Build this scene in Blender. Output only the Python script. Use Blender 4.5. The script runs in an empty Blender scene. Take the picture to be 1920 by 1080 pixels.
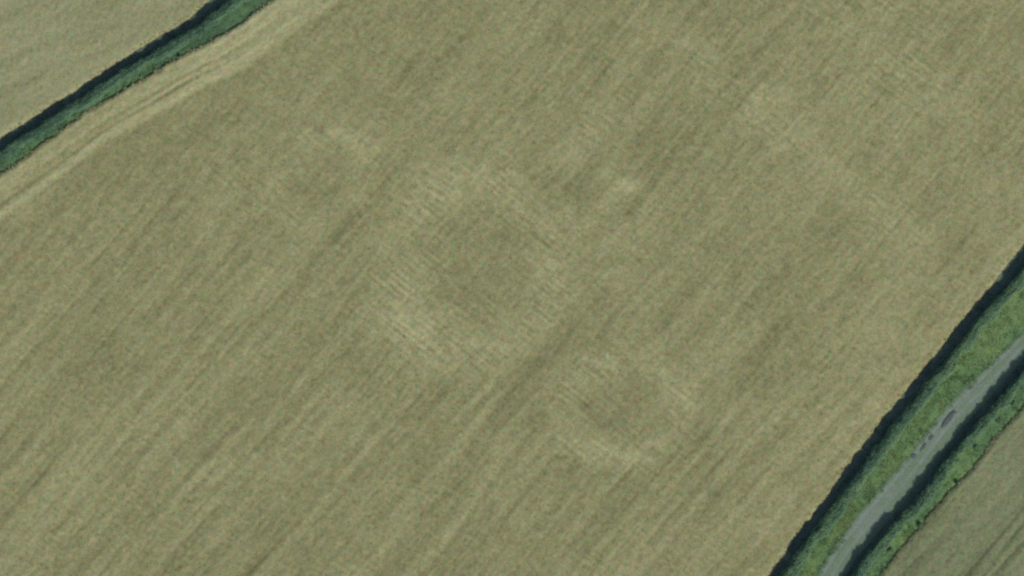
import bpy, math
import numpy as np
from mathutils import Vector

# ------------------------------------------------------------------ camera, sky, sun, exposure
S = 0.09036                                   # metres per pixel of the photograph (30 m = 332 px)
scene = bpy.context.scene
ALT = 700.0
cam_data = bpy.data.cameras.new("camera")
cam_data.sensor_width = 36.0
cam_data.lens = 36.0 * (ALT - 0.5) / (1920 * S)
cam_data.clip_start = 1.0
cam_data.clip_end = 20000.0
cam = bpy.data.objects.new("camera", cam_data)
cam.location = (0, 0, ALT)
cam.rotation_euler = (0, 0, 0)                # straight down, north up
scene.collection.objects.link(cam)
scene.camera = cam

SUN_AZ, SUN_EL = math.radians(139), math.radians(45)
world = bpy.data.worlds.new("World")
scene.world = world
world.use_nodes = True
wn = world.node_tree
wn.nodes.clear()
sky = wn.nodes.new("ShaderNodeTexSky")
sky.sky_type = 'NISHITA'
sky.sun_disc = False
sky.sun_elevation = SUN_EL
sky.sun_rotation = SUN_AZ
bg = wn.nodes.new("ShaderNodeBackground")
bg.inputs[1].default_value = 0.125
wo = wn.nodes.new("ShaderNodeOutputWorld")
wn.links.new(sky.outputs[0], bg.inputs[0])
wn.links.new(bg.outputs[0], wo.inputs[0])

sun_data = bpy.data.lights.new("sun", 'SUN')
sun_data.energy = 3.3
sun_data.angle = math.radians(0.6)
sun_data.color = (1.0, 0.955, 0.87)
sun = bpy.data.objects.new("sun", sun_data)
sdir = Vector((math.sin(SUN_AZ) * math.cos(SUN_EL), math.cos(SUN_AZ) * math.cos(SUN_EL), math.sin(SUN_EL)))
sun.rotation_euler = sdir.to_track_quat('Z', 'Y').to_euler()
sun.location = sdir * 300
scene.collection.objects.link(sun)

scene.view_settings.view_transform = 'Standard'
scene.view_settings.look = 'None'
scene.view_settings.exposure = 0.0
scene.view_settings.gamma = 1.0
scene.view_settings.use_curve_mapping = False
scene.render.engine = 'CYCLES'
scene.cycles.filter_width = 2.6               # soft aerial-survey lens
scene.cycles.use_denoising = False
scene.cycles.max_bounces = 5

rng = np.random.default_rng(7)
COL = scene.collection


# ------------------------------------------------------------------ helpers
def P(px, py):
    return (px - 960) * S, (540 - py) * S


def lattice(ix, iy, seed):
    h = (ix.astype(np.int64) * 374761393 + iy.astype(np.int64) * 668265263 + seed * 1442695041) & 0xFFFFFFFF
    h = ((h ^ (h >> 13)) * 1274126177) & 0xFFFFFFFF
    h = ((h ^ (h >> 16)) * 2246822519) & 0xFFFFFFFF
    h = h ^ (h >> 15)
    return (h & 0xFFFFFF) / float(0xFFFFFF) * 2 - 1


def noise(u, v, seed=0):
    u = np.asarray(u, float); v = np.asarray(v, float)
    iu = np.floor(u); iv = np.floor(v)
    fu = u - iu; fv = v - iv
    fu = fu * fu * (3 - 2 * fu); fv = fv * fv * (3 - 2 * fv)
    a = lattice(iu, iv, seed); b = lattice(iu + 1, iv, seed)
    c = lattice(iu, iv + 1, seed); d = lattice(iu + 1, iv + 1, seed)
    return (a * (1 - fu) + b * fu) * (1 - fv) + (c * (1 - fu) + d * fu) * fv


def fbm(u, v, seed=0, octaves=3):
    t = 0; a = 1.0; n = 0
    for k in range(octaves):
        t = t + a * noise(np.asarray(u) * 2 ** k + 17.3 * k, np.asarray(v) * 2 ** k - 9.1 * k, seed + k)
        n += a; a *= 0.5
    return t / n


def sstep(a, b, x):
    t = np.clip((x - a) / (b - a), 0, 1)
    return t * t * (3 - 2 * t)


def mesh_from(name, verts, faces, attrs=None, smooth=False):
    """faces: (n,3) or (n,4) int array, or list of such arrays; attrs: {name: per-vertex float array}"""
    if not isinstance(faces, list):
        faces = [faces]
    me = bpy.data.meshes.new(name)
    verts = np.ascontiguousarray(verts, dtype=np.float32)
    me.vertices.add(len(verts))
    me.vertices.foreach_set("co", verts.ravel())
    tot = np.concatenate([np.full(len(f), f.shape[1], np.int32) for f in faces])
    idx = np.concatenate([np.ascontiguousarray(f, np.int32).ravel() for f in faces])
    starts = np.concatenate([[0], np.cumsum(tot)[:-1]]).astype(np.int32)
    me.loops.add(len(idx))
    me.loops.foreach_set("vertex_index", idx)
    me.polygons.add(len(tot))
    me.polygons.foreach_set("loop_start", starts)
    me.polygons.foreach_set("loop_total", tot)
    if smooth:
        me.polygons.foreach_set("use_smooth", np.ones(len(tot), bool))
    for k, a in (attrs or {}).items():
        at = me.attributes.new(k, 'FLOAT', 'POINT')
        at.data.foreach_set("value", np.ascontiguousarray(a, np.float32))
    me.update(calc_edges=True)
    return me


def link(name, me, mat, parent=None):
    o = bpy.data.objects.new(name, me)
    if mat is not None:
        me.materials.append(mat)
    COL.objects.link(o)
    if parent is not None:
        o.parent = parent
    return o


def tag(o, label=None, cat=None, group=None, kind=None):
    for k, v in (("label", label), ("category", cat), ("group", group), ("kind", kind)):
        if v:
            o[k] = v
    return o


class Band:
    """a frame running along a hedge line: q metres along, p metres across (growing towards the south-east)"""
    def __init__(self, ang):
        a = math.radians(ang)
        self.e = np.array([math.cos(a), math.sin(a)])
        self.n = np.array([math.sin(a), -math.cos(a)])

    def qp(self, x, y):
        return x * self.e[0] + y * self.e[1], x * self.n[0] + y * self.n[1]

    def xy(self, q, p):
        return q * self.e[0] + p * self.n[0], q * self.e[1] + p * self.n[1]

    def line(self, pts):
        pts = np.array([P(*c) for c in pts])
        q, p = self.qp(pts[:, 0], pts[:, 1])
        o = np.argsort(q); q = q[o]; p = p[o]
        k = max(2, len(q) // 2)
        s0 = np.polyfit(q[:k], p[:k], 1)[0] * 0.6
        s1 = np.polyfit(q[-k:], p[-k:], 1)[0] * 0.6
        qq = np.concatenate([[q[0] - 90], q, [q[-1] + 90]])
        pp = np.concatenate([[p[0] - 90 * s0], p, [p[-1] + 90 * s1]])
        # gentle smoothing of the traced line
        fine = np.arange(qq[0], qq[-1], 0.5)
        fp = np.interp(fine, qq, pp)
        ker = np.hanning(11); ker /= ker.sum()
        pad = np.pad(fp, 5, mode='edge')
        fp = np.convolve(pad, ker, 'valid')
        return lambda z: np.interp(z, fine, fp)


LB = Band(33.4)
RB = Band(52.0)
# traced edges, in pixels of the photograph
L_crop_nw = LB.line([(0, 257), (67, 215), (133, 173), (233, 108), (300, 67), (367, 25), (391, 0)])
L_hedge_nw = LB.line([(0, 284), (67, 241), (133, 198), (233, 132), (300, 91), (367, 51), (430, 2)])
L_crop_se = LB.line([(0, 326), (77, 271), (167, 204), (250, 157), (333, 107), (400, 75), (450, 43), (500, 3)])
R_crop_nw = RB.line([(1920, 454), (1896, 485), (1872, 513), (1852, 546), (1826, 574), (1804, 600), (1766, 648), (1739, 681), (1698, 733),
                     (1660, 779), (1597, 860), (1572, 899), (1538, 948), (1505, 986), (1481, 1021), (1444, 1078)])
R_hedge_nw = RB.line([(1920, 500), (1894, 533), (1861, 568), (1837, 591), (1818, 617), (1798, 648), (1765, 687), (1732, 726), (1711, 752),
                      (1683, 787), (1654, 826), (1623, 866), (1595, 905), (1570, 939), (1542, 976), (1511, 1015), (1471, 1072)])
R_track_nw = RB.line([(1920, 623), (1827, 711), (1773, 763), (1710, 847), (1670, 893), (1613, 960), (1560, 1032), (1531, 1080)])
R_shadow2 = RB.line([(1920, 657), (1867, 724), (1800, 793), (1747, 860), (1707, 913), (1647, 987), (1597, 1043), (1575, 1080)])
R_hedge2_nw = RB.line([(1920, 694), (1830, 797), (1773, 863), (1730, 923), (1680, 977), (1620, 1043), (1598, 1080)])
R_crop_se = RB.line([(1920, 762), (1873, 812), (1820, 880), (1773, 929), (1723, 989), (1680, 1039), (1650, 1080)])


# ------------------------------------------------------------------ materials
def new_mat(name, rough=0.95, spec=0.1):
    m = bpy.data.materials.new(name)
    m.use_nodes = True
    nt = m.node_tree
    b = nt.nodes["Principled BSDF"]
    b.inputs["Roughness"].default_value = rough
    b.inputs["Specular IOR Level"].default_value = spec
    return m, nt, b


def n_noise(nt, scale, detail=3, rough=0.6, vec=None):
    n = nt.nodes.new("ShaderNodeTexNoise")
    n.inputs["Scale"].default_value = scale
    n.inputs["Detail"].default_value = detail
    n.inputs["Roughness"].default_value = rough
    if vec is not None:
        nt.links.new(vec, n.inputs["Vector"])
    return n


def n_ramp(nt, fac, stops):
    r = nt.nodes.new("ShaderNodeValToRGB")
    el = r.color_ramp.elements
    while len(el) < len(stops):
        el.new(0.5)
    for e, (p, c) in zip(el, stops):
        e.position = p
        e.color = (*c, 1)
    nt.links.new(fac, r.inputs[0])
    return r


def n_mix(nt, fac, a, b, blend='MIX'):
    m = nt.nodes.new("ShaderNodeMix")
    m.data_type = 'RGBA'
    m.blend_type = blend
    for sock, val in ((m.inputs[0], fac), (m.inputs[6], a), (m.inputs[7], b)):
        if isinstance(val, (int, float)):
            sock.default_value = val
        elif isinstance(val, tuple):
            sock.default_value = (*val, 1)
        else:
            nt.links.new(val, sock)
    return m.outputs[2]


def n_map(nt, val, a, b, c, d):
    m = nt.nodes.new("ShaderNodeMapRange")
    for i, v in enumerate((a, b, c, d)):
        m.inputs[i + 1].default_value = v
    nt.links.new(val, m.inputs[0])
    return m.outputs[0]


def n_pos(nt, scale=None):
    g = nt.nodes.new("ShaderNodeNewGeometry")
    if scale is None:
        return g.outputs["Position"]
    v = nt.nodes.new("ShaderNodeVectorMath")
    v.operation = 'MULTIPLY'
    v.inputs[1].default_value = scale
    nt.links.new(g.outputs["Position"], v.inputs[0])
    return v.outputs[0]


def crop_material(name, dark, mid, light, green, brown, grey):
    m, nt, b = new_mat(name)
    at = nt.nodes.new("ShaderNodeAttribute")
    at.attribute_name = "tone"
    pos = n_pos(nt, (1, 1, 0.15))
    t = n_map(nt, at.outputs["Fac"], -1.0, 1.0, 0.0, 1.0)
    base = n_ramp(nt, t, [(0.0, dark), (0.5, mid), (1.0, light)]).outputs[0]
    h1 = n_noise(nt, 0.85, 2, 0.55, pos)
    h2 = n_noise(nt, 1.15, 2, 0.55, n_pos(nt, (0.93, 1.07, 0.2)))
    h3 = n_noise(nt, 0.55, 3, 0.6, pos)
    c = n_mix(nt, n_map(nt, h1.outputs[0], 0.46, 0.66, 0, 0.65), base, n_mix(nt, 1.0, base, green, 'MULTIPLY'))
    c = n_mix(nt, n_map(nt, h2.outputs[0], 0.49, 0.68, 0, 0.65), c, n_mix(nt, 1.0, c, brown, 'MULTIPLY'))
    c = n_mix(nt, n_map(nt, h3.outputs[0], 0.42, 0.68, 0, 0.6), c, n_mix(nt, 1.0, c, grey, 'MULTIPLY'))
    f = n_noise(nt, 3.2, 2, 0.6, pos)
    c = n_mix(nt, 1.0, c, n_ramp(nt, f.outputs[0], [(0.3, (0.86, 0.86, 0.86)), (0.7, (1.14, 1.14, 1.14))]).outputs[0], 'MULTIPLY')
    nt.links.new(c, b.inputs["Base Color"])
    return m


def leaf_material(name, stops, vary=0.5, scale=1.3):
    m, nt, b = new_mat(name, 0.75, 0.2)
    at = nt.nodes.new("ShaderNodeAttribute")
    at.attribute_name = "tone"
    pos = n_pos(nt)
    n = n_noise(nt, scale, 3, 0.6, pos)
    add = nt.nodes.new("ShaderNodeMath"); add.operation = 'MULTIPLY_ADD'
    nt.links.new(n_map(nt, n.outputs[0], 0.25, 0.75, -1, 1), add.inputs[0])
    add.inputs[1].default_value = vary
    nt.links.new(at.outputs["Fac"], add.inputs[2])
    t = n_map(nt, add.outputs[0], -1.0, 1.0, 0.0, 1.0)
    r = n_ramp(nt, t, stops)
    nt.links.new(r.outputs[0], b.inputs["Base Color"])
    return m


M_crop = crop_material("ripening_crop", (0.131, 0.124, 0.052), (0.248, 0.234, 0.109), (0.360, 0.339, 0.172),
                       (0.80, 1.05, 0.88), (1.13, 0.90, 0.90), (0.96, 0.98, 1.20))
M_crop_nw = crop_material("ripening_crop_nw", (0.135, 0.134, 0.060), (0.257, 0.251, 0.126), (0.35, 0.338, 0.180),
                          (0.82, 1.05, 0.88), (1.12, 0.91, 0.90), (0.97, 0.98, 1.18))
M_crop_se = crop_material("ripening_crop_se", (0.068, 0.078, 0.040), (0.180, 0.194, 0.098), (0.264, 0.266, 0.140),
                          (0.80, 1.06, 0.86), (1.18, 0.90, 0.88), (0.96, 0.98, 1.16))
M_hedge = leaf_material("hedge_leaves", [(0.0, (0.044, 0.092, 0.056)), (0.35, (0.085, 0.158, 0.090)),
                                         (0.65, (0.120, 0.205, 0.092)), (1.0, (0.185, 0.260, 0.120))], 0.28, 1.1)
M_grass = leaf_material("verge_grass", [(0.0, (0.060, 0.115, 0.058)), (0.35, (0.100, 0.182, 0.075)),
                                        (0.7, (0.158, 0.236, 0.078)), (1.0, (0.240, 0.270, 0.115))], 0.28, 0.9)
M_shaded_grass = leaf_material("shade_tinted_grass", [(0.0, (0.070, 0.096, 0.066)), (0.5, (0.115, 0.148, 0.100)),
                                          (1.0, (0.170, 0.195, 0.130))], 0.5, 1.0)  # greyer grass for the hedge-shaded strips, shadow tint put into the colour

M_bark, nt, b = new_mat("bark")
nb = n_noise(nt, 14, 4, 0.6, n_pos(nt, (1, 1, 0.25)))
nt.links.new(n_ramp(nt, nb.outputs[0], [(0.3, (0.035, 0.026, 0.018)), (0.7, (0.11, 0.085, 0.06))]).outputs[0], b.inputs["Base Color"])

M_track, nt, b = new_mat("gravel_and_grass_track")
ta = nt.nodes.new("ShaderNodeAttribute"); ta.attribute_name = "tone"
n1 = n_noise(nt, 2.2, 4, 0.65, n_pos(nt)); n2 = n_noise(nt, 0.5, 3, 0.55, n_pos(nt))
cg = n_ramp(nt, n1.outputs[0], [(0.3, (0.135, 0.178, 0.142)), (0.55, (0.182, 0.218, 0.182)), (0.8, (0.245, 0.268, 0.235))]).outputs[0]
cs = n_ramp(nt, n1.outputs[0], [(0.3, (0.11, 0.165, 0.095)), (0.75, (0.175, 0.225, 0.145))]).outputs[0]
sm = nt.nodes.new("ShaderNodeMath"); sm.operation = 'ADD'
nt.links.new(n_map(nt, n2.outputs[0], 0.3, 0.7, -0.35, 0.35), sm.inputs[0])
nt.links.new(ta.outputs["Fac"], sm.inputs[1])
nt.links.new(n_mix(nt, n_map(nt, sm.outputs[0], -0.4, 0.6, 0, 1), cs, cg), b.inputs["Base Color"])

M_mud, nt, b = new_mat("damp_mud", 0.7, 0.3)
n1 = n_noise(nt, 3.5, 4, 0.6, n_pos(nt))
nt.links.new(n_ramp(nt, n1.outputs[0], [(0.3, (0.050, 0.066, 0.058)), (0.75, (0.098, 0.118, 0.10))]).outputs[0], b.inputs["Base Color"])

M_soil, nt, b = new_mat("field_ground")
n1 = n_noise(nt, 1.6, 4, 0.6, n_pos(nt)); n2 = n_noise(nt, 0.02, 3, 0.5, n_pos(nt))
ca = n_ramp(nt, n1.outputs[0], [(0.3, (0.15, 0.14, 0.085)), (0.7, (0.25, 0.24, 0.14))]).outputs[0]
cb = n_ramp(nt, n1.outputs[0], [(0.3, (0.12, 0.13, 0.075)), (0.7, (0.2, 0.205, 0.12))]).outputs[0]
nt.links.new(n_mix(nt, n_map(nt, n2.outputs[0], 0.45, 0.55, 0, 1), ca, cb), b.inputs["Base Color"])

# ------------------------------------------------------------------ ground to the horizon
gs = 6000.0
ground = link("ground", mesh_from("ground", np.array([[-gs, -gs, -0.02], [gs, -gs, -0.02], [gs, gs, -0.02], [-gs, gs, -0.02]]),
                                  np.array([[0, 1, 2, 3]])), M_soil)
tag(ground, kind="structure")


# ------------------------------------------------------------------ the crops
def rot(x, y, deg):
    a = math.radians(deg)
    return x * math.cos(a) + y * math.sin(a), -x * math.sin(a) + y * math.cos(a)


# marks in the crop: (px, py, rx, ry, turn in degrees, strength), pixels of the photograph
BLOBS = [
    (770, 625, 80, 74, 0, .26), (905, 655, 85, 40, 15, .20), (1045, 560, 30, 70, -10, .12), (835, 338, 110, 30, 0, .03),
    (990, 400, 50, 45, -45, .08), (886, 500, 105, 105, 0, -.14), (930, 470, 40, 35, 0, .06),
    (1058, 730, 26, 70, 0, .14), (1140, 850, 75, 26, -15, .18), (1282, 735, 22, 50, 0, .10), (1225, 695, 52, 26, -38, .08),
    (1165, 765, 75, 58, 0, -.06), (595, 365, 48, 34, 0, -.24), (1012, 352, 34, 30, 0, -.20), (1092, 352, 36, 28, 0, -.26),
    (1215, 275, 60, 45, 0, -.14), (1035, 655, 14, 70, -40, -.40), (965, 725, 13, 60, -40, -.28), (1012, 792, 22, 34, -30, -.34), (935, 785, 20, 30, -40, -.26),
    (1085, 890, 40, 22, 0, -.24), (652, 540, 16, 22, 0, -.24), (672, 680, 36, 45, -20, -.20), (660, 185, 42, 36, 0, -.18),
    (650, 412, 58, 22, 25, -.22), (500, 385, 26, 60, 10, .12), (655, 250, 75, 18, -36, .26), (1168, 343, 50, 20, -35, .32), (1190, 350, 26, 24, 0, .14),
    (1095, 262, 62, 26, 45, .24), (1910, 50, 36, 40, 0, -.30), (1320, 830, 34, 36, 0, -.20),
    (1385, 140, 36, 55, 0, -.12), (1620, 300, 120, 110, 0, .08), (1820, 330, 70, 60, 0, .18), (1780, 470, 42, 36, 0, -.22),
    (1165, 520, 40, 26, 20, .20), (1130, 560, 16, 40, -40, -.2), (250, 320, 90, 36, 30, -.14), (120, 520, 60, 26, 40, -.2),
    (330, 470, 45, 45, 45, -.18), (478, 855, 5, 5, 0, .8), (560, 830, 6, 4, 0, .4), (860, 120, 200, 90, 20, -.08), (1700, 120, 100, 120, -20, .10),
    (1650, 900, 60, 200, -38, .10), (275, 300, 14, 60, -15, .22), (390, 330, 16, 50, -10, .16),
]
# pale rings: (px, py, rx, ry, half width, strength, [angles from east, degrees, where it is strongest])
RINGS = [(886, 505, 156, 160, 42, .27, (215, 320, 45, 110)), (1160, 766, 112, 94, 29, .24, (190, 250, 300, 20)),
         (603, 335, 86, 80, 24, .22, (200, 60, 330))]
BANDS = [((1190, 10), (1720, 455), 40, .22), ((1560, 20), (1800, 210), 36, .17), ((1150, 700), (1330, 560), 18, .10), ((1060, 290), (1160, 190), 18, .14)]


def seg_dist(x, y, a, b):
    ax, ay = P(*a); bx, by = P(*b)
    dx, dy = bx - ax, by - ay
    t = np.clip(((x - ax) * dx + (y - ay) * dy) / (dx * dx + dy * dy), 0, 1)
    return np.hypot(x - ax - t * dx, y - ay - t * dy)


def field_main(x, y):
    """signed distance inside the crop, tone, height"""
    ql, pl = LB.qp(x, y); qr, pr = RB.qp(x, y)
    dl = pl - L_crop_se(ql)
    dr = R_crop_nw(qr) - pr
    d = np.minimum(dl, dr) + 0.10 * noise(x / 0.6, y / 0.6, 3) + 0.10 * noise(x / 2.5, y / 2.5, 4)
    u, v = rot(x, y, 49)
    v = v + 0.5 * noise(x / 14, y / 14, 5)
    k = np.exp(-(np.clip(dl, 0, None) / 13.0) ** 2)
    w, t = rot(x, y, -38)
    t = t + 0.15 * noise(x / 9, y / 9, 6)
    edge = sstep(5.8, 7.2, dl)                       # headland beside the left hedge
    tone = 0.16 * fbm(x / 16, y / 16, 11)
    tone += 0.11 * fbm(x / 4.2, y / 4.2, 14)
    swm = 0.55 + 0.45 * sstep(-20, 35, -(y) - 0.35 * x + 5)
    marks = np.zeros_like(x)
    for px, py, rx, ry, a, s in BLOBS:
        cx, cy = P(px, py)
        bx, by = rot(x - cx, y - cy, a)
        marks += s * np.exp(-((bx / (rx * S)) ** 2 + (by / (ry * S)) ** 2) ** 1.2)
    for px, py, rx, ry, wd, s, angs in RINGS:
        cx, cy = P(px, py)
        dx, dy = (x - cx) / S, (y - cy) / S
        th = np.arctan2(dy / ry, dx / rx)
        rr = np.hypot(dx / rx, dy / ry) * (rx + ry) / 2
        wob = 7 * noise(2 * np.cos(th) + 5, 2 * np.sin(th), int(px)) + 5 * noise(x / 1.5, y / 1.5, int(py))
        mod = np.full_like(x, 0.85)
        for a in angs:
            da = np.abs((th - math.radians(a) + math.pi) % (2 * math.pi) - math.pi)
            mod = np.maximum(mod, 0.85 + 0.25 * np.exp(-(da / 0.55) ** 2))
        marks += s * np.exp(-(np.abs(rr - (rx + ry) / 2 + wob) / wd) ** 2.2) * mod
    for a, b_, wd, s in BANDS:
        marks += s * np.exp(-(seg_dist(x, y, a, b_) / (wd * S)) ** 2)
    marks *= 0.95 + 0.35 * fbm(x / 4.5, y / 4.5, 35, 2)
    tone += np.where(marks > 0, 1.1, 0.95) * marks
    calm = np.zeros_like(x)
    for px, py, rx, ry, wd, s, angs in RINGS[:2]:
        cx, cy = P(px, py)
        calm = np.maximum(calm, sstep(1.4, 1.0, np.hypot((x - cx) / rx, (y - cy) / ry) / S))
    tone += edge * swm * (1 - k) * (1 - 0.7 * np.maximum(calm, sstep(0.1, 0.3, marks))) * (0.24 * noise(u / 19, v / 1.45, 21) + 0.21 * noise(u / 13, v / 0.6, 22) + 0.12 * np.sin(2 * math.pi * v / 2.7) * np.clip(0.5 + noise(u / 16, v / 6, 26), 0, 1))
    tone += edge * k * (0.20 * noise(ql / 14, dl / 1.3, 24) + 0.12 * noise(ql / 8, dl / 0.6, 25) - 0.13)
    # thin wheelings running up the field, crop shade in them painted into the tone
    wl = noise(u / 13, np.floor(v / 3.4) * 1.37, 23)
    vv = (v / 3.4) % 1.0
    line = np.exp(-((vv - 0.5 - 0.18 * lattice(np.floor(v / 3.4), np.zeros_like(v), 9)) / 0.085) ** 2)
    tone -= edge * swm * (1 - k) * (1 - 0.8 * calm) * 0.40 * np.clip(wl + 0.05, 0, 1) * line
    # drill rows crossing the field, plainest where the marks are pale
    rm = 0.22 + 1.0 * sstep(0.06, 0.36, noise(x / 7, y / 7, 31) * 0.22 + marks)
    for px, py, rx, ry, wd, s, angs in RINGS[:2]:
        cx, cy = P(px, py)
        rm = rm + 0.45 * sstep(1.25, 0.9, np.hypot((x - cx) / rx, (y - cy) / ry) / S)
    rows = 0.28 * noise(w / 2.4, t / 0.44, 32) + 0.26 * np.sin(2 * math.pi * t / 1.08) * np.clip(noise(w / 2.6, t / 2.5, 33) + 0.35, 0, 1)
    tone += edge * rm * rows
    tone += 0.17 * noise(w / 1.1, t / 0.5, 41) + 0.12 * noise(x / 0.42, y / 0.42, 42) + 0.17 * noise(u / 3.2, v / 0.5, 43) + 0.10 * noise(x / 0.95, y / 0.95, 44)
    # pale headland, and wheelings along the hedge with their shade painted in
    hq = noise(ql / 9, dl / 0.8, 51)
    hl = 0.62 + 0.45 * noise(ql / 15, dl / 0.55, 52) + 0.08 * hq
    for c, wd, s in ((1.5, .28, .28), (3.1, .34, .32), (4.4, .40, .72)):
        hl = hl - s * np.exp(-((dl - c - 0.18 * noise(ql / 8, 0 * ql + c, 53)) / wd) ** 2) * (0.6 + 0.5 * noise(ql / 5, 0 * ql + c, 54))
    tone += (1 - edge) * hl
    tone += 0.22 * np.exp(-(np.clip(dr - 1.3, 0, None) / 1.3) ** 2) + 0.06 * np.exp(-(dr / 14) ** 2)
    tone += 0.04 * sstep(20, 70, x) + 0.13 * fbm(x / 7, y / 7, 45, 2) * sstep(-20, 30, x)
    h = 0.58 + 0.07 * np.clip(tone, -1, 1) + 0.06 * noise(x / 0.5, y / 0.5, 61) + 0.05 * rows / 0.3 * edge
    h -= edge * (1 - k) * 0.06 * np.clip(wl, 0, 1) * line
    for c in (3.15, 4.35):
        h -= (1 - edge) * 0.05 * np.exp(-((dl - c) / 0.2) ** 2)
    return d, tone, h


def field_nw(x, y):
    q, p = LB.qp(x, y)
    d = L_crop_nw(q) - p
    e = d + 0.10 * noise(x / 0.6, y / 0.6, 103) + 0.12 * noise(x / 2.5, y / 2.5, 104)
    u, v = rot(x, y, 27)
    tone = 0.20 * fbm(x / 12, y / 12, 111) + 0.14 * fbm(x / 3.2, y / 3.2, 112)
    tone += 0.20 * noise(u / 14, v / 1.4, 121) + 0.12 * noise(u / 8, v / 0.6, 122)
    tone += 0.15 * noise(x / 0.55, y / 0.55, 141) + 0.08 * noise(x / 0.3, y / 0.3, 142)
    tone += 0.16 * np.exp(-(d / 2.0) ** 2)
    h = 0.55 + 0.06 * np.clip(tone, -1, 1) + 0.06 * noise(x / 0.5, y / 0.5, 161)
    return e, tone, h


def field_se(x, y):
    q, p = RB.qp(x, y)
    d = p - R_crop_se(q)
    e = d + 0.14 * noise(x / 0.6, y / 0.6, 203) + 0.12 * noise(x / 2.5, y / 2.5, 204)
    tone = 0.18 * fbm(x / 9, y / 9, 211) + 0.18 * fbm(x / 2.4, y / 2.4, 212)
    tone += 0.22 * noise(q / 12, d / 1.1, 221) + 0.16 * noise(q / 8, d / 0.5, 222)
    tone += 0.14 * noise(x / 0.55, y / 0.55, 241) + 0.10 * noise(x / 0.3, y / 0.3, 242)
    h = 0.50 + 0.06 * np.clip(tone, -1, 1) + 0.06 * noise(x / 0.5, y / 0.5, 261)
    tr = np.zeros_like(x)
    for a, b_, s in (((1990, 866), (1760, 1142), .8), ((2010, 864), (1775, 1165), .9), ((2000, 925), (1780, 1170), .7),
                     ((1734, 1033), (1690, 1078), .55), ((1808, 938), (1785, 962), .5)):
        tr = np.maximum(tr, s * np.exp(-(seg_dist(x, y, a, b_) / 0.30) ** 2))
    tr = tr * (0.8 + 0.35 * noise(q / 2.5, d / 0.6, 231))
    tone -= 0.55 * tr  # standing crop's shade in the wheel lines, put into the tone
    h -= 0.16 * tr
    return e, tone, h


def build_crop(fn, x0, x1, y0, y1, name, mat, label, seed, step=0.25, dens=5.0):
    xs = np.arange(x0, x1, step); ys = np.arange(y0, y1, step)
    X, Y = np.meshgrid(xs, ys)
    r = np.random.default_rng(seed)
    X = X + r.uniform(-.07, .07, X.shape); Y = Y + r.uniform(-.07, .07, Y.shape)
    d, tone, h = fn(X.ravel(), Y.ravel())
    z = np.where(d > 0, h * np.clip(0.55 + 0.45 * sstep(0.0, 0.7, d) + 0.25 * noise(X.ravel() / 1.3, Y.ravel() / 1.3, 99) * (d < 0.5), 0.2, 1), -0.03)
    nx, ny = len(xs), len(ys)
    I = np.arange(nx * ny).reshape(ny, nx)
    F = np.stack([I[:-1, :-1], I[:-1, 1:], I[1:, 1:], I[1:, :-1]], -1).reshape(-1, 4)
    F = F[(d[F] > 0).any(1)]
    used = np.zeros(nx * ny, bool); used[F] = True
    remap = np.cumsum(used) - 1
    V = np.stack([X.ravel(), Y.ravel(), z], 1)[used]
    T = tone[used]
    F = remap[F]
    # loose ears and leaves standing above the canopy
    n = int((x1 - x0) * (y1 - y0) * dens)
    tx = r.uniform(x0, x1, n); ty = r.uniform(y0, y1, n)
    td, tt, th = fn(tx, ty)
    ok = td > 0.02
    tx, ty, tt, th = tx[ok], ty[ok], tt[ok], th[ok]
    VV, TT = [], []
    for k in range(3):
        m = len(tx)
        a = r.uniform(0, 2 * math.pi, m); ln = r.uniform(.10, .26, m); wd = r.uniform(.05, .10, m); up = r.uniform(.02, .13, m)
        ca, sa = np.cos(a), np.sin(a)
        bx = tx + r.uniform(-.12, .12, m); by = ty + r.uniform(-.12, .12, m); bz = th - 0.06
        VV.append(np.stack([np.stack([bx - sa * wd, by + ca * wd, bz], 1), np.stack([bx + sa * wd, by - ca * wd, bz], 1),
                            np.stack([bx + ca * ln, by + sa * ln, bz + 0.07 + up], 1)], 1))
        jt = tt + r.normal(0, .13, m)
        TT.append(np.repeat(jt[:, None], 3, 1))
    VV = np.concatenate(VV).reshape(-1, 3); TT = np.concatenate(TT).ravel()
    F3 = np.arange(len(VV)).reshape(-1, 3) + len(V)
    me = mesh_from(name, np.concatenate([V, VV]), [F, F3], {"tone": np.concatenate([T, TT])})
    return tag(link(name, me, mat), label, "crop", kind="stuff")


HX, HY = 960 * S, 540 * S
build_crop(field_main, -HX - 9, HX + 9, -HY - 9, HY + 9, "cereal_crop", M_crop,
           "large field of pale green-gold ripening crop with faint ring marks", 1)
build_crop(field_nw, -HX - 10, -HX + 50, HY - 34, HY + 10, "cereal_crop", M_crop_nw,
           "ripening crop beyond the hedge in the upper left corner", 2)
build_crop(field_se, HX - 36, HX + 10, -HY - 10, -HY + 42, "cereal_crop", M_crop_se,
           "duller green crop with dark wheel lines in the lower right corner", 3)


# ------------------------------------------------------------------ strips of grass, the track
def strip(band, pa, pb, q0, q1, step, ncross, zfun, tonefun=None):
    q = np.arange(q0, q1, step)
    t = np.linspace(0, 1, ncross)
    Q, T = np.meshgrid(q, t, indexing='ij')
    p = pa(Q) * (1 - T) + pb(Q) * T
    x, y = band.xy(Q, p)
    z = zfun(x, y, Q, p, T)
    I = np.arange(Q.size).reshape(Q.shape)
    F = np.stack([I[:-1, :-1], I[:-1, 1:], I[1:, 1:], I[1:, :-1]], -1).reshape(-1, 4)[:, ::-1]
    tone = tonefun(x, y, Q, p, T) if tonefun else np.zeros_like(x)
    return np.stack([x.ravel(), y.ravel(), z.ravel()], 1), F, tone.ravel()


def off(f, k):
    return lambda q: f(q) + k


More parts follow.
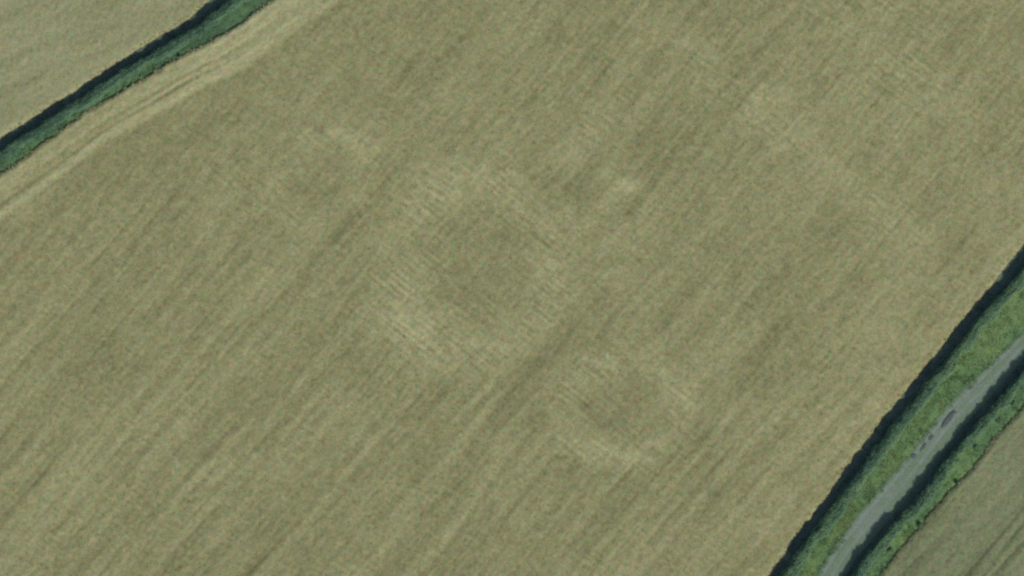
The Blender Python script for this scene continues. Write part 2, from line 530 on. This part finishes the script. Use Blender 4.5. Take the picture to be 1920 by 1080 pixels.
def grass(band, pa, pb, q0, q1, dens, mat, name, label, hgt, seed, tonefun, thin=None):
    r = np.random.default_rng(seed)
    width = float(np.mean(pb(np.linspace(q0, q1, 50)) - pa(np.linspace(q0, q1, 50))))
    n = int((q1 - q0) * width * dens)
    q = r.uniform(q0, q1, n); t = r.uniform(0, 1, n)
    a0, b0 = pa(q), pb(q)
    p = a0 * (1 - t) + b0 * t + r.normal(0, 0.05, n)
    x, y = band.xy(q, p)
    keep = np.ones(n, bool)
    if thin is not None:
        keep = r.uniform(0, 1, n) < thin(x, y, q, p, t)
    x, y, q, p, t = x[keep], y[keep], q[keep], p[keep], t[keep]
    m = len(x)
    tone = tonefun(x, y, q, p, t)
    hh = hgt * (0.7 + 0.5 * noise(x / 0.9, y / 0.9, seed)) * r.uniform(.6, 1.2, m)
    VV, TT = [], []
    for k in range(3):
        a = r.uniform(0, 2 * math.pi, m); ln = hh * r.uniform(.35, 1.0, m); wd = r.uniform(.03, .07, m)
        ca, sa = np.cos(a), np.sin(a)
        bx = x + r.uniform(-.08, .08, m); by = y + r.uniform(-.08, .08, m); bz = np.full(m, -0.01)
        VV.append(np.stack([np.stack([bx - sa * wd, by + ca * wd, bz], 1), np.stack([bx + sa * wd, by - ca * wd, bz], 1),
                            np.stack([bx + ca * ln, by + sa * ln, bz + hh * r.uniform(.6, 1.0, m)], 1)], 1))
        TT.append(np.repeat((tone + r.normal(0, .12, m))[:, None], 3, 1))
    VV = np.concatenate(VV).reshape(-1, 3); TT = np.concatenate(TT).ravel()
    me = mesh_from(name, VV, np.arange(len(VV)).reshape(-1, 3), {"tone": TT})
    return tag(link(name, me, mat), label, "grass", kind="stuff")


QL0, QL1 = -112.0, 2.0        # along the left hedge (frame plus margin)
QR0, QR1 = -26.0, 88.0        # along the right hedges
# read the true spans from the frame corners
ql_ = [LB.qp(*P(*c))[0] for c in ((-160, 380), (560, -110))]
QL0, QL1 = min(ql_), max(ql_)
qr_ = [RB.qp(*P(*c))[0] for c in ((1340, 1240), (2080, 330))]
QR0, QR1 = min(qr_), max(qr_)

lumpy = lambda x, y, q, p, t: 0.004 + 0.05 * np.abs(noise(x / 0.8, y / 0.8, 71))
streaky = lambda sd, amp=.45, base=0.0: (lambda x, y, q, p, t: base + amp * noise(q / 7.0, p / 0.5, sd) + 0.22 * noise(q / 2.2, p / 0.8, sd + 1) + 0.25 * noise(x / 5, y / 5, sd + 2))

for nm, band, pa, pb, q0, q1, sd, mt, base in (
        ("grass_margin", LB, off(L_crop_nw, -0.3), off(L_hedge_nw, 0.7), QL0, QL1, 301, M_shaded_grass, -.1),
        ("grass_margin", LB, off(L_hedge_nw, 0.7), off(L_crop_se, 0.3), QL0, QL1, 305, M_grass, -.7),
        ("grass_margin", RB, off(R_crop_nw, -0.3), off(R_hedge_nw, 0.7), QR0, QR1, 311, M_shaded_grass, .0),
        ("grass_verge", RB, off(R_hedge_nw, 0.7), off(R_track_nw, 0.35), QR0, QR1, 315, M_grass, -.05),
        ("grass_margin", RB, off(R_shadow2, -0.1), off(R_hedge2_nw, 0.7), QR0, QR1, 321, M_shaded_grass, -.1),
        ("grass_margin", RB, off(R_hedge2_nw, 0.7), off(R_crop_se, 0.4), QR0, QR1, 325, M_grass, -.15)):
    V, F, T = strip(band, pa, pb, q0, q1, 0.5, 14, lumpy, streaky(sd, .4, base))
    tag(link(nm, mesh_from(nm, V, F, {"tone": T}, True), mt), kind="structure")

grass(LB, off(L_crop_nw, 0.05), off(L_hedge_nw, 0.6), QL0, QL1, 16, M_shaded_grass, "rough_grass",
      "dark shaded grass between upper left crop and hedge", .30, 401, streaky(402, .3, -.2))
grass(LB, off(L_hedge_nw, 1.0), off(L_crop_se, -0.5), QL0, QL1, 26, M_grass, "rough_grass",
      "green grass along the sunny foot of the upper left hedge", .32, 403, streaky(404, .35, -.7))
grass(RB, off(R_crop_nw, 0.05), off(R_hedge_nw, 0.5), QR0, QR1, 14, M_shaded_grass, "rough_grass",
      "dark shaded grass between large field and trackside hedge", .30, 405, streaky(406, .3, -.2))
grass(RB, off(R_hedge_nw, 1.1), (lambda q: R_track_nw(q) + 0.55 + 0.4 * noise(q / 1.6, 0 * q, 78) + 0.2 * noise(q / 0.5, 0 * q, 79)), QR0, QR1, 26, M_grass, "rough_grass",
      "bright green verge grass between the hedge and the track", .38, 407, (lambda x, y, q, p, t: streaky(408, .7, -.05)(x, y, q, p, t) + 0.4 * noise(q / 3.5, p / 1.3, 76) + 0.55 * np.exp(-((t - 0.5 - 0.1 * noise(q / 5, 0 * q, 77)) / 0.2) ** 2)))
grass(RB, off(R_shadow2, 0.3), off(R_hedge2_nw, 0.5), QR0, QR1, 14, M_shaded_grass, "rough_grass",
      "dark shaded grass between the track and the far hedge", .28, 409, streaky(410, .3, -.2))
grass(RB, off(R_hedge2_nw, 1.1), off(R_crop_se, -0.25), QR0, QR1, 22, M_grass, "rough_grass",
      "ragged green grass between the far hedge and lower right crop", .36, 411, streaky(412, .45, -.1))


# track: two wheel ruts and a grassy crown
def track_z(x, y, q, p, t):
    mid = (t - 0.42) * 5.0
    z = 0.02 - 0.05 * np.exp(-((np.abs(mid) - 0.85) / 0.28) ** 2) + 0.012 * noise(x / 0.5, y / 0.5, 81)
    return np.where((t <= 0.0) | (t >= 1.0), 0.0, z + 0.06)


def track_tone(x, y, q, p, t):
    mid = (t - 0.42) * 5.0 + 0.12 * noise(q / 4, 0 * q, 82)
    rut = np.exp(-((np.abs(mid) - 0.85) / 0.35) ** 2)
    return -0.12 + 0.6 * rut + 0.34 * noise(q / 3, p / 0.35, 83) - 0.8 * sstep(1.25, 2.1, np.abs(mid)) + 0.25 * noise(q / 6, 0 * q, 84)


V, F, T = strip(RB, off(R_track_nw, -0.1), off(R_shadow2, 0.9), QR0, QR1, 0.3, 26, track_z, track_tone)
track = tag(link("track", mesh_from("track", V, F, {"tone": T}, True), M_track), kind="structure")
grass(RB, off(R_track_nw, -0.1), off(R_shadow2, 0.6), QR0, QR1, 16, M_grass, "track_grass",
      "short pale grass growing on the farm track", .12, 413, streaky(414, .3, .3),
      thin=lambda x, y, q, p, t: np.clip(0.45 - track_tone(x, y, q, p, t), 0.04, 1))

for (px, py, ln, wd) in ((1779, 786, 3.1, .46), (1746, 821, .9, .36), (1714, 855, .8, .46), (1820, 727, .6, .3), (1731, 839, 1.4, .26)):
    cx, cy = P(px, py)
    k = 28
    a = np.linspace(0, 2 * math.pi, k, endpoint=False)
    rr = 1 + 0.22 * noise(np.cos(a) * 2 + px, np.sin(a) * 2, 91)
    dx, dy = np.cos(a) * ln / 2 * rr * 1.25, np.sin(a) * wd * rr
    ex = RB.e; nn = RB.n
    ring = np.stack([cx + dx * ex[0] + dy * nn[0], cy + dx * ex[1] + dy * nn[1], np.full(k, 0.085)], 1)
    inner = ring.copy(); inner[:, :2] = (ring[:, :2] - (cx, cy)) * 0.6 + (cx, cy); inner[:, 2] = 0.098
    lower = ring.copy(); lower[:, 2] = 0.02
    Vm = np.concatenate([lower, ring, inner])
    i = np.arange(k); j = (i + 1) % k
    Fq = np.concatenate([np.stack([i, j, j + k, i + k], 1), np.stack([i + k, j + k, j + 2 * k, i + 2 * k], 1)])
    cen = len(Vm); Vm = np.concatenate([Vm, [[cx, cy, 0.10]]])
    Ft = np.stack([i + 2 * k, j + 2 * k, np.full(k, cen)], 1)
    link("mud_patch", mesh_from("mud_patch", Vm, [Fq, Ft], None, True), M_mud, track)


# ------------------------------------------------------------------ hedges
def leaf_cloud(c, nrm, size, tone, r):
    """one bent leaf spray (two triangles) per centre, lying roughly along the hedge surface"""
    m = len(c)
    nrm = nrm + r.normal(0, .45, (m, 3))
    nrm /= np.linalg.norm(nrm, axis=1)[:, None]
    ref = r.normal(0, 1, (m, 3))
    t1 = np.cross(nrm, ref); t1 /= np.linalg.norm(t1, axis=1)[:, None]
    t2 = np.cross(nrm, t1)
    s = size[:, None]
    V = np.stack([c - t1 * s, c + t2 * s * .55 + nrm * s * .2, c + t1 * s, c - t2 * s * .55 + nrm * s * .15], 1).reshape(-1, 3)
    i = np.arange(m) * 4
    F = np.concatenate([np.stack([i, i + 1, i + 2], 1), np.stack([i, i + 2, i + 3], 1)])
    return V, F, np.repeat(tone, 4)


def tube(p0, p1, r0, r1, k=5):
    p0 = np.array(p0, float); p1 = np.array(p1, float)
    d = p1 - p0; d /= np.linalg.norm(d)
    a = np.cross(d, [0.3, 1, 0.2]); a /= np.linalg.norm(a); b_ = np.cross(d, a)
    th = np.linspace(0, 2 * math.pi, k, endpoint=False)[:, None]
    ring = np.cos(th) * a + np.sin(th) * b_
    V = np.concatenate([p0 + ring * r0, p1 + ring * r1])
    i = np.arange(k); j = (i + 1) % k
    return V, np.stack([i, j, j + k, i + k], 1)


def stems_mesh(name, bases, hfun, r):
    VV, FF, o = [], [], 0
    for (x, y, h) in bases:
        for s in range(3):
            a = r.uniform(0, 6.28); rr = r.uniform(.1, .4) * h * .5
            V, F = tube((x, y, -0.05), (x + math.cos(a) * rr, y + math.sin(a) * rr, h * r.uniform(.55, .8)), .04, .012)
            VV.append(V); FF.append(F + o); o += len(V)
    return mesh_from(name, np.concatenate(VV), np.concatenate(FF))


def hedge(band, pnw, q0, q1, W, H, name, label, seed, dens=95, wvar=.2, hvar=.2, tbase=0.0):
    """clipped hedgerow: north-west top edge follows pnw, W wide, H tall"""
    r = np.random.default_rng(seed)
    cx, cy = band.xy((q0 + q1) / 2, pnw((q0 + q1) / 2))
    root = bpy.data.objects.new(name, None)
    COL.objects.link(root)
    root.location = (cx, cy, 0)
    tag(root, label, "hedge")

    def section(q, s):
        """s in 0..1 round the section from the NW foot over the top to the SE foot"""
        w = W * (1 + wvar * noise(q / 3.1, 0 * q, seed) + wvar * .7 * noise(q / 0.9, 0 * q, seed + 1))
        h = H * (1 + hvar * .5 * noise(q / 4.0, 0 * q, seed + 2) + hvar * .7 * noise(q / 1.3, 0 * q, seed + 3) + hvar * .35 * noise(q / 0.5, 0 * q, seed + 10))
        a = math.pi * (1 - s)
        n = 0.55
        c, sn = np.cos(a), np.sin(a)
        px = np.sign(c) * np.abs(c) ** n
        pz = np.abs(sn) ** 0.5
        # the sunny side slopes out to a broad foot, the shady side stands steep
        off_se = np.where(px > 0, 0.20 * w * (1 - pz), 0.0)
        off_nw = np.where(px < 0, 0.04 * w * (1 - pz), 0.0)
        p = pnw(q) + w / 2 + px * w / 2 + off_se - off_nw
        z = pz * h
        bump = 0.26 * noise(q / 1.2, s * 5, seed + 11) + 0.16 * noise(q / 0.6, s * 9, seed + 4) + 0.10 * noise(q / 0.3, s * 18, seed + 5)
        p = p + px * bump
        z = z + pz * bump * 0.8
        return p, np.maximum(z, 0.0), px, pz

    qs = np.arange(q0, q1, 0.28); ss = np.linspace(0, 1, 17)
    Q, SS = np.meshgrid(qs, ss, indexing='ij')
    p, z, px, pz = section(Q, SS)
    x, y = band.xy(Q, p)
    # core a little inside the leaf sprays
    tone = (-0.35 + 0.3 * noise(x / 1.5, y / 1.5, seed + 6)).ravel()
    Vc = np.stack([x.ravel() - cx, y.ravel() - cy, z.ravel() * 0.95], 1)
    I = np.arange(Q.size).reshape(Q.shape)
    Fc = np.stack([I[:-1, :-1], I[:-1, 1:], I[1:, 1:], I[1:, :-1]], -1).reshape(-1, 4)[:, ::-1]
    m = int((q1 - q0) * (W + 2 * H) * dens)
    q = r.uniform(q0, q1, m); s = r.uniform(0.02, 0.98, m) ** 1.0
    p, z, px, pz = section(q, s)
    x, y = band.xy(q, p)
    nr = np.stack([px * band.n[0], px * band.n[1], pz + .15], 1)
    nr /= np.linalg.norm(nr, axis=1)[:, None]
    depth = r.uniform(-.10, .13, m)
    c = np.stack([x - cx, y - cy, z], 1) + nr * depth[:, None]
    c[:, 2] = np.maximum(c[:, 2], .03)
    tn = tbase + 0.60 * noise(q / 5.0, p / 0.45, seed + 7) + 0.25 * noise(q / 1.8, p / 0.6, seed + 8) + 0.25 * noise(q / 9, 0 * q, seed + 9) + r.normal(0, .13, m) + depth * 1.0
    Vl, Fl, Tl = leaf_cloud(c, nr, r.uniform(.06, .14, m), tn, r)
    me = mesh_from("foliage", np.concatenate([Vc, Vl]), [Fc, Fl + len(Vc)], {"tone": np.concatenate([tone, Tl])})
    link("foliage", me, M_hedge, root)
    bases = []
    for qq in np.arange(q0 + .3, q1, .9):
        bx, by = band.xy(qq, float(pnw(qq)) + W / 2 + r.uniform(-.2, .2))
        bases.append((bx - cx, by - cy, H))
    tag(link("woody_stems", stems_mesh("woody_stems", bases, None, r), M_bark, root), kind="stuff")
    return root


hedge(LB, off(L_hedge_nw, 0.0), QL0, QL1, 1.35, 2.0, "hedgerow",
      "narrow dark green hedge crossing the upper left corner", 501, tbase=-0.6)
hedge(RB, off(R_hedge_nw, 0.0), QR0, QR1, 1.5, 2.5, "hedgerow",
      "tall green hedge between the large field and the track verge", 521)
hedge(RB, off(R_hedge2_nw, 0.0), QR0, QR1, 1.45, 2.3, "hedgerow",
      "green hedge on the far side of the track, beside lower right crop", 541, hvar=.13, tbase=-0.3)


# ------------------------------------------------------------------ small bushes along the field edges
def bush(px, py, rad, hgt, label, seed, group=None):
    r = np.random.default_rng(seed)
    x, y = P(px, py)
    root = bpy.data.objects.new("low_bush", None)
    COL.objects.link(root)
    root.location = (x, y, 0)
    tag(root, label, "bush", group)
    m = 420
    d = r.normal(0, 1, (m, 3)); d[:, 2] = np.abs(d[:, 2]); d /= np.linalg.norm(d, axis=1)[:, None]
    rr = (r.uniform(.35, 1.05, m)) * (1 + 0.35 * noise(d[:, 0] * 2 + px, d[:, 1] * 2 + d[:, 2], seed))
    c = d * rr[:, None] * np.array([rad, rad, hgt]) + np.array([0, 0, .08])
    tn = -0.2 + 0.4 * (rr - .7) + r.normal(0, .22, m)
    V, F, T = leaf_cloud(c, d, r.uniform(.06, .15, m), tn, r)
    link("foliage", mesh_from("foliage", V, F, {"tone": T}), M_hedge, root)
    link("stem", stems_mesh("stem", [(0, 0, hgt), (.1, .05, hgt * .9)], None, r), M_bark, root)


BG = "small dark bushes at the edge of the lower right crop"
for i, (px, py, rad, hg) in enumerate(((1900, 757, .42, .9), (1873, 788, .50, 1.0), (1831, 838, .45, .9),
                                       (1796, 905, .36, .8), (1726, 985, .46, .9), (1669, 1031, .42, .8))):
    ordn = ("topmost", "second from the top", "third from the top", "fourth from the top", "fifth from the top", "lowest")[i]
    bush(px, py, rad, hg, f"small dark bush on the far hedge's field side, {ordn} of six", 600 + i, BG)
bush(337, 106, .36, .8, "small dark bush poking out of the upper left hedge towards the field", 611)
